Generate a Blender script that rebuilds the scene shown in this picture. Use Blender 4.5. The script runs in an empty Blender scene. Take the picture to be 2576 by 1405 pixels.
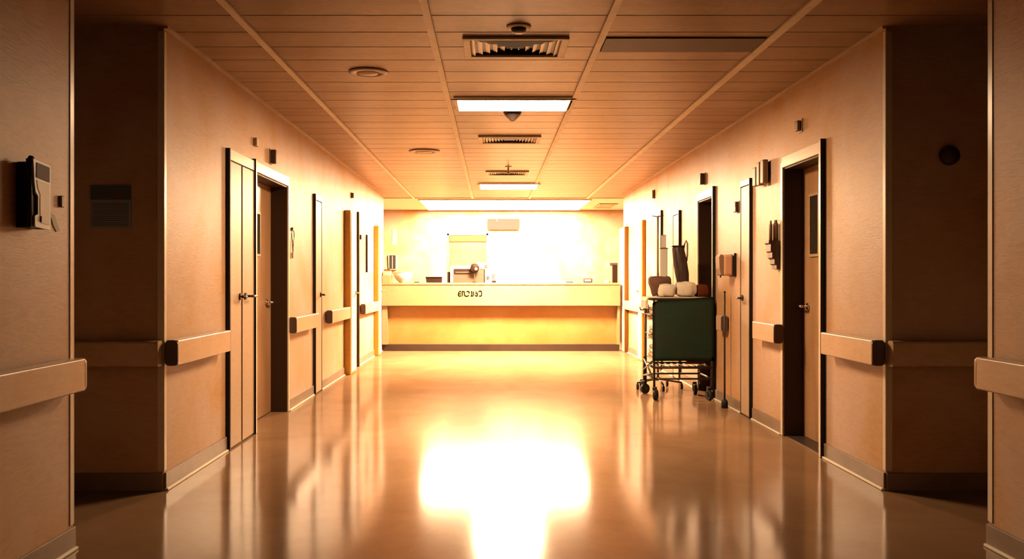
# Hospital corridor looking towards a brightly lit nurses' counter.
# X = right, Y = along the corridor, Z = up (metres).
import bpy, bmesh, math, random
from mathutils import Vector, Matrix

random.seed(7)
scene = bpy.context.scene
COL = scene.collection
XL, XR, H = -1.913, 2.285, 2.70           # corridor side walls and ceiling height
EYE = 1.227

# ------------------------------------------------------------------ materials
def new_mat(name):
    m = bpy.data.materials.new(name)
    m.use_nodes = True
    nt = m.node_tree
    return m, nt, nt.nodes['Principled BSDF']

def plain(name, col, rough=0.5, spec=0.5, metal=0.0):
    m, nt, b = new_mat(name)
    b.inputs['Base Color'].default_value = (*col, 1)
    b.inputs['Roughness'].default_value = rough
    b.inputs['Specular IOR Level'].default_value = spec
    b.inputs['Metallic'].default_value = metal
    return m

def mottled(name, c1, c2, scale=1.3, rough=0.45, spec=0.5, bump=0.02, stretch=(1, 1, 1), grain=0.10, lo=0.35, hi=0.68,
            rough_var=0.0):
    """Paint / lino with soft cloudy blotches and a fine wavy grain."""
    m, nt, b = new_mat(name)
    N, L = nt.nodes, nt.links
    tc = N.new('ShaderNodeTexCoord')
    mp = N.new('ShaderNodeMapping'); mp.inputs['Scale'].default_value = stretch
    L.new(tc.outputs['Object'], mp.inputs['Vector'])
    n1 = N.new('ShaderNodeTexNoise'); n1.inputs['Scale'].default_value = scale
    n1.inputs['Detail'].default_value = 5; n1.inputs['Distortion'].default_value = 0.6
    L.new(mp.outputs['Vector'], n1.inputs['Vector'])
    r = N.new('ShaderNodeValToRGB')
    r.color_ramp.elements[0].position = lo; r.color_ramp.elements[0].color = (*c1, 1)
    r.color_ramp.elements[1].position = hi; r.color_ramp.elements[1].color = (*c2, 1)
    L.new(n1.outputs['Fac'], r.inputs['Fac'])
    mp2 = N.new('ShaderNodeMapping'); mp2.inputs['Scale'].default_value = (6, 6, 26)
    L.new(tc.outputs['Object'], mp2.inputs['Vector'])
    n2 = N.new('ShaderNodeTexNoise'); n2.inputs['Scale'].default_value = 1.6
    n2.inputs['Detail'].default_value = 3; n2.inputs['Distortion'].default_value = 1.5
    L.new(mp2.outputs['Vector'], n2.inputs['Vector'])
    mx = N.new('ShaderNodeMix'); mx.data_type = 'RGBA'; mx.blend_type = 'MULTIPLY'
    mx.inputs['Factor'].default_value = 1.0
    r2 = N.new('ShaderNodeValToRGB')
    g = 1 - grain
    r2.color_ramp.elements[0].position = 0.3; r2.color_ramp.elements[0].color = (g, g, g, 1)
    r2.color_ramp.elements[1].position = 0.6; r2.color_ramp.elements[1].color = (1, 1, 1, 1)
    L.new(n2.outputs['Fac'], r2.inputs['Fac'])
    L.new(r.outputs['Color'], mx.inputs['A']); L.new(r2.outputs['Color'], mx.inputs['B'])
    L.new(mx.outputs['Result'], b.inputs['Base Color'])
    b.inputs['Roughness'].default_value = rough
    if rough_var:
        mr = N.new('ShaderNodeMapRange')
        mr.inputs['To Min'].default_value = rough - rough_var
        mr.inputs['To Max'].default_value = rough + rough_var
        L.new(n1.outputs['Fac'], mr.inputs['Value']); L.new(mr.outputs['Result'], b.inputs['Roughness'])
    b.inputs['Specular IOR Level'].default_value = spec
    if bump:
        bp = N.new('ShaderNodeBump'); bp.inputs['Strength'].default_value = bump * 10
        bp.inputs['Distance'].default_value = 0.004
        L.new(n2.outputs['Fac'], bp.inputs['Height']); L.new(bp.outputs['Normal'], b.inputs['Normal'])
    return m

def emitter(name, col, strength):
    m, nt, b = new_mat(name)
    b.inputs['Base Color'].default_value = (0.9, 0.9, 0.9, 1)
    b.inputs['Emission Color'].default_value = (*col, 1)
    b.inputs['Emission Strength'].default_value = strength
    return m

LAMP = (1.0, 0.66, 0.37)
M = {}
M['wall'] = mottled('wall_paint', (0.67, 0.46, 0.34), (0.61, 0.33, 0.13), 1.5, 0.46, 0.25, 0.02)
M['ceil'] = mottled('ceiling_planks', (0.44, 0.29, 0.19), (0.37, 0.22, 0.135), 1.0, 0.33, 0.07, 0.01, (0.45, 3.2, 1))
M['groove'] = plain('plank_groove', (0.10, 0.055, 0.03), 0.8, 0.2)
M['nurse_ceiling'] = plain('plain_ceiling', (0.82, 0.74, 0.6), 0.6, 0.3)
M['floor'] = mottled('polished_lino', (0.33, 0.19, 0.105), (0.27, 0.145, 0.075), 1.6, 0.13, 0.5, 0.0, (1, 0.8, 1), 0.05)
def waxed(m, ior=1.95, rough=.12, top=.29):
    """matt lino under a polished wax film: diffuse + glossy mixed by a capped Fresnel term"""
    nt = m.node_tree; N, L = nt.nodes, nt.links
    p = N['Principled BSDF']; src = p.inputs['Base Color'].links[0].from_socket
    d = N.new('ShaderNodeBsdfDiffuse'); g = N.new('ShaderNodeBsdfGlossy'); g.inputs['Roughness'].default_value = rough
    f = N.new('ShaderNodeFresnel'); f.inputs['IOR'].default_value = ior
    mn = N.new('ShaderNodeMath'); mn.operation = 'MINIMUM'; mn.inputs[1].default_value = top
    mx = N.new('ShaderNodeMixShader')
    L.new(src, d.inputs['Color']); L.new(f.outputs['Fac'], mn.inputs[0]); L.new(mn.outputs[0], mx.inputs['Fac'])
    L.new(d.outputs[0], mx.inputs[1]); L.new(g.outputs[0], mx.inputs[2])
    L.new(mx.outputs[0], N['Material Output'].inputs['Surface']); N.remove(p)
waxed(M['floor'])
M['base'] = mottled('baseboard_vinyl', (0.30, 0.21, 0.15), (0.22, 0.15, 0.11), 2.5, 0.4, 0.5, 0.0)
M['bead'] = plain('cream_bead', (0.92, 0.82, 0.66), 0.25, 0.6)
M['strip'] = mottled('ceiling_strip', (0.95, 0.82, 0.64), (0.86, 0.70, 0.50), 3.0, 0.45, 0.4, 0.0)
M['rail'] = mottled('rail_vinyl', (0.72, 0.50, 0.33), (0.66, 0.42, 0.25), 2.2, 0.32, 0.5, 0.0)
M['cap'] = plain('rail_cap_shaded', (0.10, 0.06, 0.045), 0.45, 0.4)  # near caps coloured dark: shade on the faces towards the camera
M['guard'] = plain('corner_guard', (0.80, 0.66, 0.50), 0.3, 0.6)
M['frame'] = mottled('door_frame_paint', (0.86, 0.72, 0.55), (0.80, 0.64, 0.46), 2.0, 0.3, 0.5, 0.0)
M['leaf'] = mottled('door_leaf_gloss', (0.56, 0.40, 0.27), (0.50, 0.32, 0.18), 1.4, 0.42, 0.35, 0.01, (1, 1, 0.5))
M['leaf_wood'] = mottled('door_leaf_wood', (0.52, 0.30, 0.15), (0.40, 0.21, 0.10), 2.2, 0.28, 0.6, 0.01, (3, 3, 0.5))
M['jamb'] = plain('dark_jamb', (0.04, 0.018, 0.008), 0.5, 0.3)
M['black'] = plain('black_edge', (0.012, 0.009, 0.008), 0.5, 0.3)
M['dark'] = plain('dark_plastic', (0.045, 0.03, 0.025), 0.4, 0.4)
M['darkbrown'] = plain('dark_brown_plastic', (0.10, 0.05, 0.035), 0.45, 0.4)
M['brown'] = plain('brown_plastic', (0.30, 0.18, 0.11), 0.45, 0.4)
M['tan'] = plain('tan_plastic', (0.60, 0.44, 0.29), 0.45, 0.4)
M['beige'] = plain('beige_plastic', (0.78, 0.66, 0.48), 0.45, 0.4)
M['white'] = plain('white_enamel', (0.88, 0.82, 0.72), 0.4, 0.4)
M['grey'] = plain('grey_panel', (0.40, 0.34, 0.27), 0.5, 0.3)
M['paper'] = plain('paper_white', (0.85, 0.80, 0.72), 0.7, 0.2)
M['ink'] = plain('printed_ink', (0.16, 0.15, 0.15), 0.7, 0.2)
M['bluepaper'] = plain('grey_blue_paper', (0.36, 0.40, 0.48), 0.7, 0.2)
M['bluepaper_dark'] = plain('grey_blue_heading', (0.13, 0.15, 0.20), 0.7, 0.2)
M['red'] = plain('red_mark', (0.22, 0.06, 0.05), 0.6, 0.2)
M['chrome'] = plain('chrome', (0.75, 0.70, 0.62), 0.2, 0.5, 1.0)
M['steel'] = plain('dark_steel', (0.045, 0.030, 0.024), 0.42, 0.4, 0.3)
M['rubber'] = plain('black_rubber', (0.015, 0.012, 0.011), 0.6, 0.3)
M['green'] = mottled('green_canvas', (0.040, 0.082, 0.058), (0.060, 0.080, 0.048), 3.0, 0.65, 0.2, 0.01)
M['linen'] = mottled('white_linen', (0.86, 0.76, 0.62), (0.74, 0.62, 0.46), 6.0, 0.8, 0.1, 0.02)
M['linen_tan'] = mottled('tan_linen', (0.60, 0.44, 0.30), (0.50, 0.34, 0.22), 6.0, 0.8, 0.1, 0.02)
M['brown_cloth'] = mottled('brown_blanket', (0.20, 0.105, 0.07), (0.13, 0.07, 0.05), 6.0, 0.85, 0.1, 0.02)
M['rust_stand_in'] = mottled('rust_stand_in', (0.13, 0.030, 0.010), (0.09, 0.02, 0.008), 6.0, 0.8, 0.1, 0.02)  # colour of the reddish reflection on the door behind the cart
M['bag'] = mottled('dark_vinyl_bag', (0.040, 0.022, 0.018), (0.10, 0.055, 0.04), 9.0, 0.4, 0.4, 0.01, (3, 3, 0.6))
M['counter'] = mottled('counter_laminate', (0.33, 0.25, 0.145), (0.30, 0.21, 0.10), 1.6, 0.4, 0.4, 0.0)
M['counter_low'] = mottled('counter_front_laminate', (0.40, 0.215, 0.07), (0.36, 0.165, 0.042), 2.0, 0.45, 0.4, 0.0)
M['kick'] = mottled('kick_plate', (0.035, 0.019, 0.013), (0.045, 0.025, 0.018), 4.0, 0.5, 0.3, 0.0)
M['letters'] = plain('dark_lettering', (0.004, 0.002, 0.001), 0.9, 0.0)
M['post_shade'] = mottled('shaded_cream_orange', (0.80, 0.37, 0.06), (0.66, 0.27, 0.035), 3.0, 0.4, 0.4, 0.0, (3, 3, .5))  # shade on the cream casings' near sides put into the colour as orange
M['end_post_shade'] = mottled('end_post_shade', (0.15, 0.063, 0.010), (0.11, 0.044, 0.006), 3.0, 0.5, 0.2, 0.0, (3, 3, .5))  # end post's shaded near side painted as amber base colour
M['unit'] = plain('taupe_panel', (0.034, 0.030, 0.030), 0.6, 0.1)
M['printer_tan'] = plain('printer_tan', (0.095, 0.062, 0.046), 0.5, 0.3)
M['desk_brown'] = plain('desk_brown', (0.022, 0.010, 0.007), 0.6, 0.1)
M['gold'] = plain('golden_shutter', (0.075, 0.05, 0.016), 0.5, 0.3)
M['orange_plastic'] = plain('orange_pink_plastic', (0.75, 0.40, 0.24), 0.35, 0.5)
M['tint'] = plain('tinted_window', (0.10, 0.065, 0.055), 0.6, 0.1)
M['glass_dark'] = plain('dark_glass', (0.05, 0.035, 0.025), 0.06, 0.8)
M['dark_tile'] = mottled('dark_ceiling_tile', (0.13, 0.08, 0.055), (0.10, 0.06, 0.045), 2.0, 0.6, 0.3, 0.0)
M['light_near'] = emitter('lit_diffuser_corridor', LAMP, 118)
M['light_far'] = emitter('lit_diffuser_far', LAMP, 640)
M['light_station'] = emitter('lit_diffuser_station', LAMP, 75)

# ------------------------------------------------------------------ mesh helpers
def BM(): return bmesh.new()

def box(bm, x0, x1, y0, y1, z0, z1, bev=0.0, seg=2):
    t = bmesh.new()
    bmesh.ops.create_cube(t, size=1)
    for v in t.verts:
        v.co = Vector((x0 + (v.co.x + .5) * (x1 - x0), y0 + (v.co.y + .5) * (y1 - y0), z0 + (v.co.z + .5) * (z1 - z0)))
    if bev > 0:
        bev = min(bev, 0.45 * min(abs(x1 - x0), abs(y1 - y0), abs(z1 - z0)))
        bmesh.ops.bevel(t, geom=list(t.edges), offset=bev, segments=seg, profile=0.5, affect='EDGES')
    merge(bm, t)
    return bm

def merge(bm, t, mat=None):
    if mat is not None: bmesh.ops.transform(t, matrix=mat, verts=t.verts)
    vm = {}
    for v in t.verts: vm[v] = bm.verts.new(v.co)
    for f in t.faces:
        try:
            nf = bm.faces.new([vm[v] for v in f.verts]); nf.smooth = f.smooth; nf.material_index = f.material_index
        except ValueError: pass
    t.free()

def cyl(bm, p0, p1, r0, r1=None, seg=16, cap=True):
    p0, p1 = Vector(p0), Vector(p1); r1 = r0 if r1 is None else r1
    d = p1 - p0
    t = bmesh.new()
    bmesh.ops.create_cone(t, cap_ends=cap, segments=seg, radius1=r0, radius2=r1, depth=d.length)
    for f in t.faces: f.smooth = len(f.verts) == 4
    q = Vector((0, 0, 1)).rotation_difference(d.normalized())
    merge(bm, t, Matrix.Translation((p0 + p1) / 2) @ q.to_matrix().to_4x4())
    return bm

def tube(bm, pts, r, seg=8):
    pts = [Vector(p) for p in pts]
    rings = []
    for i, p in enumerate(pts):
        a = pts[max(0, i - 1)]; b = pts[min(len(pts) - 1, i + 1)]
        d = (b - a).normalized()
        up = Vector((0, 0, 1)) if abs(d.z) < 0.9 else Vector((0, 1, 0))
        u = d.cross(up).normalized(); w = d.cross(u).normalized()
        rings.append([bm.verts.new(p + r * (math.cos(k * 2 * math.pi / seg) * u + math.sin(k * 2 * math.pi / seg) * w)) for k in range(seg)])
    for a, b in zip(rings, rings[1:]):
        for k in range(seg):
            f = bm.faces.new([a[k], a[(k + 1) % seg], b[(k + 1) % seg], b[k]]); f.smooth = True
    bm.faces.new(rings[0]); bm.faces.new(list(reversed(rings[-1])))
    return bm

def lathe(bm, c, prof, seg=32, axis='Z'):
    """prof: list of (radius, height) about axis through c."""
    c = Vector(c); rings = []
    for r, h in prof:
        ring = []
        for k in range(seg):
            a = 2 * math.pi * k / seg
            if axis == 'Z': v = Vector((r * math.cos(a), r * math.sin(a), h))
            elif axis == 'Y': v = Vector((r * math.cos(a), h, r * math.sin(a)))
            else: v = Vector((h, r * math.cos(a), r * math.sin(a)))
            ring.append(bm.verts.new(c + v))
        rings.append(ring)
    for a, b in zip(rings, rings[1:]):
        for k in range(seg):
            f = bm.faces.new([a[k], a[(k + 1) % seg], b[(k + 1) % seg], b[k]]); f.smooth = True
    bm.faces.new(rings[0]); bm.faces.new(list(reversed(rings[-1])))
    return bm

def prism(bm, poly, axis, a0, a1):
    """extrude a 2-D polygon along an axis: X -> poly is (y,z); Y -> (x,z); Z -> (x,y)."""
    def P(u, v, a):
        return {'X': (a, u, v), 'Y': (u, a, v), 'Z': (u, v, a)}[axis]
    A = [bm.verts.new(P(u, v, a0)) for u, v in poly]
    B = [bm.verts.new(P(u, v, a1)) for u, v in poly]
    n = len(poly)
    for k in range(n): bm.faces.new([A[k], A[(k + 1) % n], B[(k + 1) % n], B[k]])
    bm.faces.new(list(reversed(A))); bm.faces.new(B)
    return bm

def rrect(u0, u1, v0, v1, r, n=5):
    pts = []
    for cu, cv, a0 in ((u1 - r, v1 - r, 0), (u0 + r, v1 - r, 90), (u0 + r, v0 + r, 180), (u1 - r, v0 + r, 270)):
        for k in range(n + 1):
            a = math.radians(a0 + 90 * k / n)
            pts.append((cu + r * math.cos(a), cv + r * math.sin(a)))
    return pts

def cushion(bm, c, size, pinch=0.35, wr=0.0, seed=1, n=14):
    """soft rounded bundle: a superellipsoid with fold waves."""
    rnd = random.Random(seed)
    ph = [rnd.uniform(0, 6.28) for _ in range(6)]
    t = bmesh.new()
    bmesh.ops.create_uvsphere(t, u_segments=2 * n, v_segments=n, radius=1)
    for v in t.verts:
        d = v.co.copy()
        s = [math.copysign(abs(k) ** (1 - pinch), k) for k in d]
        w = 1 + wr * (math.sin(5 * d.x + 3 * d.z + ph[0]) * .5 + math.sin(9 * d.y + 4 * d.x + ph[1]) * .3 + math.sin(11 * d.x - 6 * d.y + ph[2]) * .3)
        v.co = Vector((c[0] + s[0] * w * size[0] / 2, c[1] + s[1] * w * size[1] / 2, c[2] + s[2] * w * size[2] / 2))
    for f in t.faces: f.smooth = True
    merge(bm, t)
    return bm

# ------------------------------------------------------------------ object helpers
def world_loc(o):
    p = Vector((0, 0, 0))
    while o: p += o.location; o = o.parent
    return p

def obj(name, bm, mat, parent=None, label=None, smooth=False, origin=None):
    """link a bmesh (given in world coordinates) as ONE mesh object."""
    bmesh.ops.recalc_face_normals(bm, faces=bm.faces)
    me = bpy.data.meshes.new(name)
    if parent is not None: off = world_loc(parent)
    elif origin is not None: off = Vector(origin)
    else:
        xs = [v.co for v in bm.verts]
        off = Vector(((min(v.x for v in xs) + max(v.x for v in xs)) / 2, (min(v.y for v in xs) + max(v.y for v in xs)) / 2, min(v.z for v in xs)))
    bmesh.ops.translate(bm, vec=-off if parent is None else -off, verts=bm.verts)
    if smooth:
        for f in bm.faces: f.smooth = True
    bm.to_mesh(me); bm.free()
    for m in (mat if isinstance(mat, (list, tuple)) else [mat]): me.materials.append(m)
    o = bpy.data.objects.new(name, me)
    COL.objects.link(o)
    if parent is not None: o.parent = parent
    else: o.location = off
    if label: o['label'] = label
    return o

def thing(name, label, cat, loc, group=None):
    o = bpy.data.objects.new(name, None); o.empty_display_size = 0.05
    COL.objects.link(o); o.location = loc
    o['label'] = label; o['category'] = cat
    if group: o['group'] = group
    return o

def tag(o, label, cat, group=None):
    o['label'] = label; o['category'] = cat
    if group: o['group'] = group
    return o

def struct(name, bm, mat):
    o = obj(name, bm, mat, origin=(0, 0, 0)); o['kind'] = 'structure'; return o

def struct_root(name, loc):
    o = bpy.data.objects.new(name, None); o.empty_display_size = 0.05
    COL.objects.link(o); o.location = loc; o['kind'] = 'structure'; return o

def S(side):            # +1 away from the corridor into the wall, for either side
    return -1 if side == 'L' else 1
def WX(side): return XL if side == 'L' else XR
def wbox(bm, side, d0, d1, y0, y1, z0, z1, bev=0.0):
    """box on a side wall; d = distance out from the wall face into the corridor."""
    a = WX(side) - S(side) * d0; b = WX(side) - S(side) * d1
    return box(bm, min(a, b), max(a, b), y0, y1, z0, z1, bev)

# ------------------------------------------------------------------ room shell
YN, YE = -12.0, 15.3         # behind the camera, end of the corridor walls
NL, NR, CORN = 3.985, 4.03, 5.083
BACK = 18.5

b = BM(); box(b, -6.2, 6.2, YN - .2, 20.6, -0.12, 0.0); struct('floor', b, M['floor'])

# ceiling of long planks laid across the corridor, with real grooves between them
b = BM()
edges = []
y = YN
while y < 15.8: edges.append(y); y += 0.331
edges.append(15.8)
g = 0.007
for y0, y1 in zip(edges, edges[1:]):
    if y1 - y0 < 0.03: continue
    A = [b.verts.new((-6, y0 + g, H)), b.verts.new((6, y0 + g, H)), b.verts.new((6, y1 - g, H)), b.verts.new((-6, y1 - g, H))]
    b.faces.new(A)
    # bevel down-slope into groove
    B = [b.verts.new((-6, y1 - g, H)), b.verts.new((6, y1 - g, H)), b.verts.new((6, y1, H + .014)), b.verts.new((-6, y1, H + .014))]
    f = b.faces.new(B); f.material_index = 1
    B = [b.verts.new((-6, y0, H + .014)), b.verts.new((6, y0, H + .014)), b.verts.new((6, y0 + g, H)), b.verts.new((-6, y0 + g, H))]
    f = b.faces.new(B)
box(b, -6, 6, YN, 15.8, H + .02, H + .15)
o = struct('ceiling', b, [M['ceil'], M['groove']])
b = BM(); box(b, -3.6, 3.8, 15.8, BACK + .2, H, H + .15); struct('ceiling_station', b, M['nurse_ceiling'])
b = BM(); box(b, -3.4, 3.6, 15.79, 15.83, H - .012, H + .01); struct('trim_1', b, M['strip'])

def wall_with_niches(side, y0, y1, niches, t=0.30):
    """niches: (ya, yb, ztop, depth) cut from the corridor side"""
    bm = BM(); y = y0
    for ya, yb, zt, dep in niches:
        wbox(bm, side, 0, -t, y, ya, 0, H)
        wbox(bm, side, 0, -t, ya, yb, zt, H)
        wbox(bm, side, -dep - .045, -t, ya, yb, 0, zt)
        y = yb
    wbox(bm, side, 0, -t, y, y1, 0, H)
    return bm

struct('wall_left', wall_with_niches('L', CORN, YE, [(6.99, 8.12, 2.09, .147)]), M['wall'])
struct('wall_right', wall_with_niches('R', CORN, YE, [(6.06, 6.858, 2.10, .147), (9.02, 9.70, 2.09, .153)]), M['wall'])
# near walls either side of the camera and the cross corridor between
b = BM(); box(b, -6, XL, YN, NL, 0, H); struct('wall_left_near', b, M['wall'])
b = BM(); box(b, XR, 6, YN, NR, 0, H); struct('wall_right_near', b, M['wall'])
b = BM(); box(b, -6, XL - .30, CORN, CORN + .3, 0, H); struct('wall_left_cross', b, M['wall'])
b = BM(); box(b, XR + .30, 6, CORN, CORN + .3, 0, H); struct('wall_right_cross', b, M['wall'])
b = BM(); box(b, -6.2, -6, YN, CORN + .3, 0, H); struct('wall_left_end', b, M['wall'])
b = BM(); box(b, 6, 6.2, YN, CORN + .3, 0, H); struct('wall_right_end', b, M['wall'])
b = BM(); box(b, XL, XR, YN - .2, YN, 0, H); struct('wall_behind', b, M['wall'])
# room behind the counter
b = BM(); box(b, -3.6, -3.4, YE, BACK + .2, 0, H); struct('wall_station_left', b, M['wall'])
b = BM(); box(b, 3.6, 3.8, YE, BACK + .2, 0, H); struct('wall_station_right', b, M['wall'])
b = BM(); box(b, -3.4, XL - .30, YE - .2, YE, 0, H); struct('wall_station_front_left', b, M['wall'])
b = BM(); box(b, XR + .30, 3.6, YE - .2, YE, 0, H); struct('wall_station_front_right', b, M['wall'])
DX0, DX1, DZ = -.967, -.10, 2.20
b = BM()
box(b, -3.4, DX0, BACK, BACK + .2, 0, H); box(b, DX1, 3.6, BACK, BACK + .2, 0, H); box(b, DX0, DX1, BACK, BACK + .2, DZ, H)
struct('wall_back', b, M['wall'])
b = BM()   # little room seen through the back doorway
box(b, DX0 - .1, DX0, BACK + .2, BACK + 1.6, 0, H); box(b, DX1 + .5, DX1 + .6, BACK + .2, BACK + 1.6, 0, H)
box(b, DX0 - .1, DX1 + .6, BACK + 1.6, BACK + 1.7, 0, H); box(b, DX0 - .1, DX1 + .6, BACK + .2, BACK + 1.7, H, H + .1)
struct('wall_back_room', b, M['nurse_ceiling'])

# right wall thickened at its far end
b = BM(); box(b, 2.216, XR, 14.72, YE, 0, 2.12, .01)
o = struct('trim_2', b, M['end_post_shade'])
b = BM(); box(b, 2.211, 2.2155, 14.735, YE, .01, 2.11, .001); obj('facing', b, M['frame'], o, 'pale board added for the lit corridor side')  # thin plate added so the post's corridor side looks lit

# ceiling strips running down the corridor
tn = 3
for x, w in ((-1.43, .042), (-.367, .042), (.661, .042), (1.70, .056)):
    b = BM(); box(b, x - w / 2, x + w / 2, YN, 15.79, H - .012, H + .004)
    struct('trim_%d' % tn, b, M['strip']); tn += 1
# wall angle along the ceiling edge
for s in 'LR':
    b = BM(); wbox(b, s, 0, .022, CORN, YE, H - .016, H)
    struct('trim_%d' % tn, b, M['rail']); tn += 1
# corner guards on the four outside corners
def guard(x, y, sx, sy):
    global tn
    b = BM()
    box(b, min(x - sx * .002, x + sx * .004), max(x - sx * .002, x + sx * .004), min(y, y + sy * .035), max(y, y + sy * .035), .115, H - .03, .0015)
    box(b, min(x + sx * .004, x - sx * .035), max(x + sx * .004, x - sx * .035), min(y - sy * .004, y), max(y - sy * .004, y), .115, H - .03, .0015)
    struct('trim_%d' % tn, b, M['guard']); tn += 1
guard(XL, CORN, 1, 1); guard(XR, CORN, -1, 1); guard(XL, NL, 1, -1); guard(XR, NR, -1, -1)

# baseboards
def baseboard(name, side, runs):
    b = BM(); c = BM()
    for y0, y1 in runs:
        wbox(b, side, 0, .014, y0, y1, 0.012, .105, .003)
        wbox(c, side, 0, .026, y0, y1, 0, .014, .004)
    o = struct(name, b, M['base'])
    obj('floor_bead', c, M['bead'], o, 'cream bead along the floor')
baseboard('baseboard_left', 'L', [(CORN, 6.25), (8.16, 9.28), (9.70, 11.22), (12.42, 14.0), (14.4, YE)])
baseboard('baseboard_right', 'R', [(CORN, 6.02), (6.90, 7.67), (8.02, 8.97), (9.75, 10.60), (11.02, 11.74), (12.15, 13.02), (13.44, 14.70)])
baseboard('baseboard_left_near', 'L', [(YN, NL)])
baseboard('baseboard_right_near', 'R', [(YN, NR)])
for nm, x0, x1 in (('baseboard_left_cross', -6, XL), ('baseboard_right_cross', XR, 6)):
    b = BM(); box(b, x0, x1, CORN - .014, CORN, 0, .105, .003); struct(nm, b, M['base'])

# ------------------------------------------------------------------ doors
def lever(parent, side, x_out, y, z, toward=1, mat='chrome'):
    """lever handle on a leaf facing the corridor; toward=+1 lever points away from camera"""
    s = S(side); b = BM()
    x = WX(side) - s * x_out
    cyl(b, (x, y, z), (x - s * .012, y, z), .026, seg=20)
    cyl(b, (x - s * .012, y, z), (x - s * .055, y, z), .009)
    tube(b, [(x - s * .05, y, z), (x - s * .055, y + toward * .03, z), (x - s * .055, y + toward * .12, z)], .010)
    obj('handle', b, M[mat], parent)

def recessed_door(n, side, y0, y1, zt, dep, leafmat, handle_y, glazed=None, threshold=False, jamb_out=.10):
    r = struct_root('door_%d' % n, (WX(side), (y0 + y1) / 2, 0))
    b = BM(); wbox(b, side, -dep, -dep - .042, y0 + .012, y1 - .012, .008, zt - .01)
    leaf = obj('door_leaf', b, M[leafmat], r)
    # reveal lining
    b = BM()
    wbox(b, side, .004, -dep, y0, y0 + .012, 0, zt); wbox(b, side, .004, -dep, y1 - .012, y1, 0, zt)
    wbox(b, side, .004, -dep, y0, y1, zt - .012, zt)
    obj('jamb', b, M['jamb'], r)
    # casing on the wall face
    b = BM()
    wbox(b, side, 0, .030, y0 - .045, y0, 0, zt + .09, .004); wbox(b, side, 0, .016, y1, y1 + .045, 0, zt + .045, .004)
    obj('door_frame', b, M['frame'], r)
    b = BM(); wbox(b, side, 0, .022, y0, y1, zt, zt + .085, .004)
    obj('head_frame', b, M['frame'], r)
    b = BM(); wbox(b, side, 0, .033, y0 - .050, y0 - .044, 0, zt + .095)
    obj('shaded_edge', b, M['black'], r)  # near side of the frame coloured black for its backlit shade
    lever(r, side, -dep, handle_y, 1.02, 1)
    if glazed:
        ya, yb, za, zb = glazed
        b = BM(); wbox(b, side, -dep, -dep + .006, ya, yb, za, zb); obj('glazing', b, M['glass_dark'], leaf)
        b = BM()
        for q in ((ya - .02, ya, za - .02, zb + .02), (yb, yb + .02, za - .02, zb + .02), (ya, yb, za - .02, za), (ya, yb, zb, zb + .02)):
            wbox(b, side, -dep, -dep + .012, *q)
        obj('glazing_bead', b, M['leaf'], leaf)
    if threshold:
        b = BM(); wbox(b, side, -.01, -dep, y0 + .012, y1 - .012, 0, .006); obj('threshold', b, M['dark'], r)
    return r

recessed_door(1, 'L', 6.99, 8.12, 2.09, .147, 'leaf_wood', 7.93, glazed=(7.60, 7.70, 1.45, 1.80))
recessed_door(2, 'R', 6.06, 6.858, 2.10, .147, 'leaf_wood', 6.74, glazed=(6.52, 6.68, 1.42, 1.86), threshold=True)
recessed_door(3, 'R', 9.02, 9.70, 2.09, .153, 'leaf_wood', 9.12)

def flush_door(n, side, y0, y1, zt, leaves=1, handle=None, head=.08, casing=.030):
    """flush service door in a thin frame with dark shadow gaps"""
    r = struct_root('door_%d' % n, (WX(side), (y0 + y1) / 2, 0))
    b = BM(); wbox(b, side, 0, casing, y0 - .022, y0, 0, zt + head, .002); obj('shaded_edge', b, M['black'], r)  # black strip paints the shade on the frame's near side
    b = BM(); wbox(b, side, 0, .006, y0, y1, 0, zt); obj('backing', b, M['black'], r)
    w = (y1 - y0) / leaves
    for k in range(leaves):
        b = BM(); wbox(b, side, .002, .020, y0 + k * w + .003, y0 + (k + 1) * w - (.030 if k < leaves - 1 else .012), .012, zt - .008, .002)
        lf = obj('door_leaf', b, M['leaf'], r)
        if handle:
            hy = y0 + (k + 1) * w - .07 if k == 0 else y0 + k * w + .07
            lever(lf, side, .020, hy, handle, -1 if k == 0 else 1, 'steel')
    b = BM(); wbox(b, side, 0, .022, y0, y1, zt, zt + head, .003); obj('head_frame', b, M['frame'], r)
    b = BM(); wbox(b, side, 0, .024, y1 - .012, y1, 0, zt, .002); obj('door_frame', b, M['dark'], r)
    return r
flush_door(4, 'L', 6.285, 6.935, 2.09, 2, 1.10)
flush_door(5, 'L', 9.32, 9.68, 2.08, 1, 1.06, .06)
flush_door(6, 'R', 7.71, 8.00, 2.07, 1, 1.06, .05)
flush_door(7, 'R', 10.64, 10.99, 2.03, 1, 1.06, .04)
flush_door(8, 'R', 11.78, 12.12, 2.10, 1, 1.06, .06)
flush_door(9, 'L', 12.32, 12.40, 2.16, 1, None, .02, .03)

def post_door(n, side, y0, y1, zt, out):
    """tall shallow riser cupboard door standing proud of the wall"""
    r = struct_root('door_%d' % n, (WX(side), (y0 + y1) / 2, 0))
    b = BM(); wbox(b, side, 0, out, y0, y1, .0, zt, .012); obj('casing', b, M['post_shade'], r)  # cream casing, coloured orange to show its shaded side
    b = BM(); wbox(b, side, out, out + .006, y0 + .03, y1 - .03, .03, zt - .03, .002); obj('door_leaf', b, M['white'], r)
    lever(r, side, out + .006, y1 - .08, 1.05, -1)
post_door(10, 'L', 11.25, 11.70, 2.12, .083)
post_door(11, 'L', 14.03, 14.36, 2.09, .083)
post_door(12, 'R', 13.06, 13.40, 2.12, .060)

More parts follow.
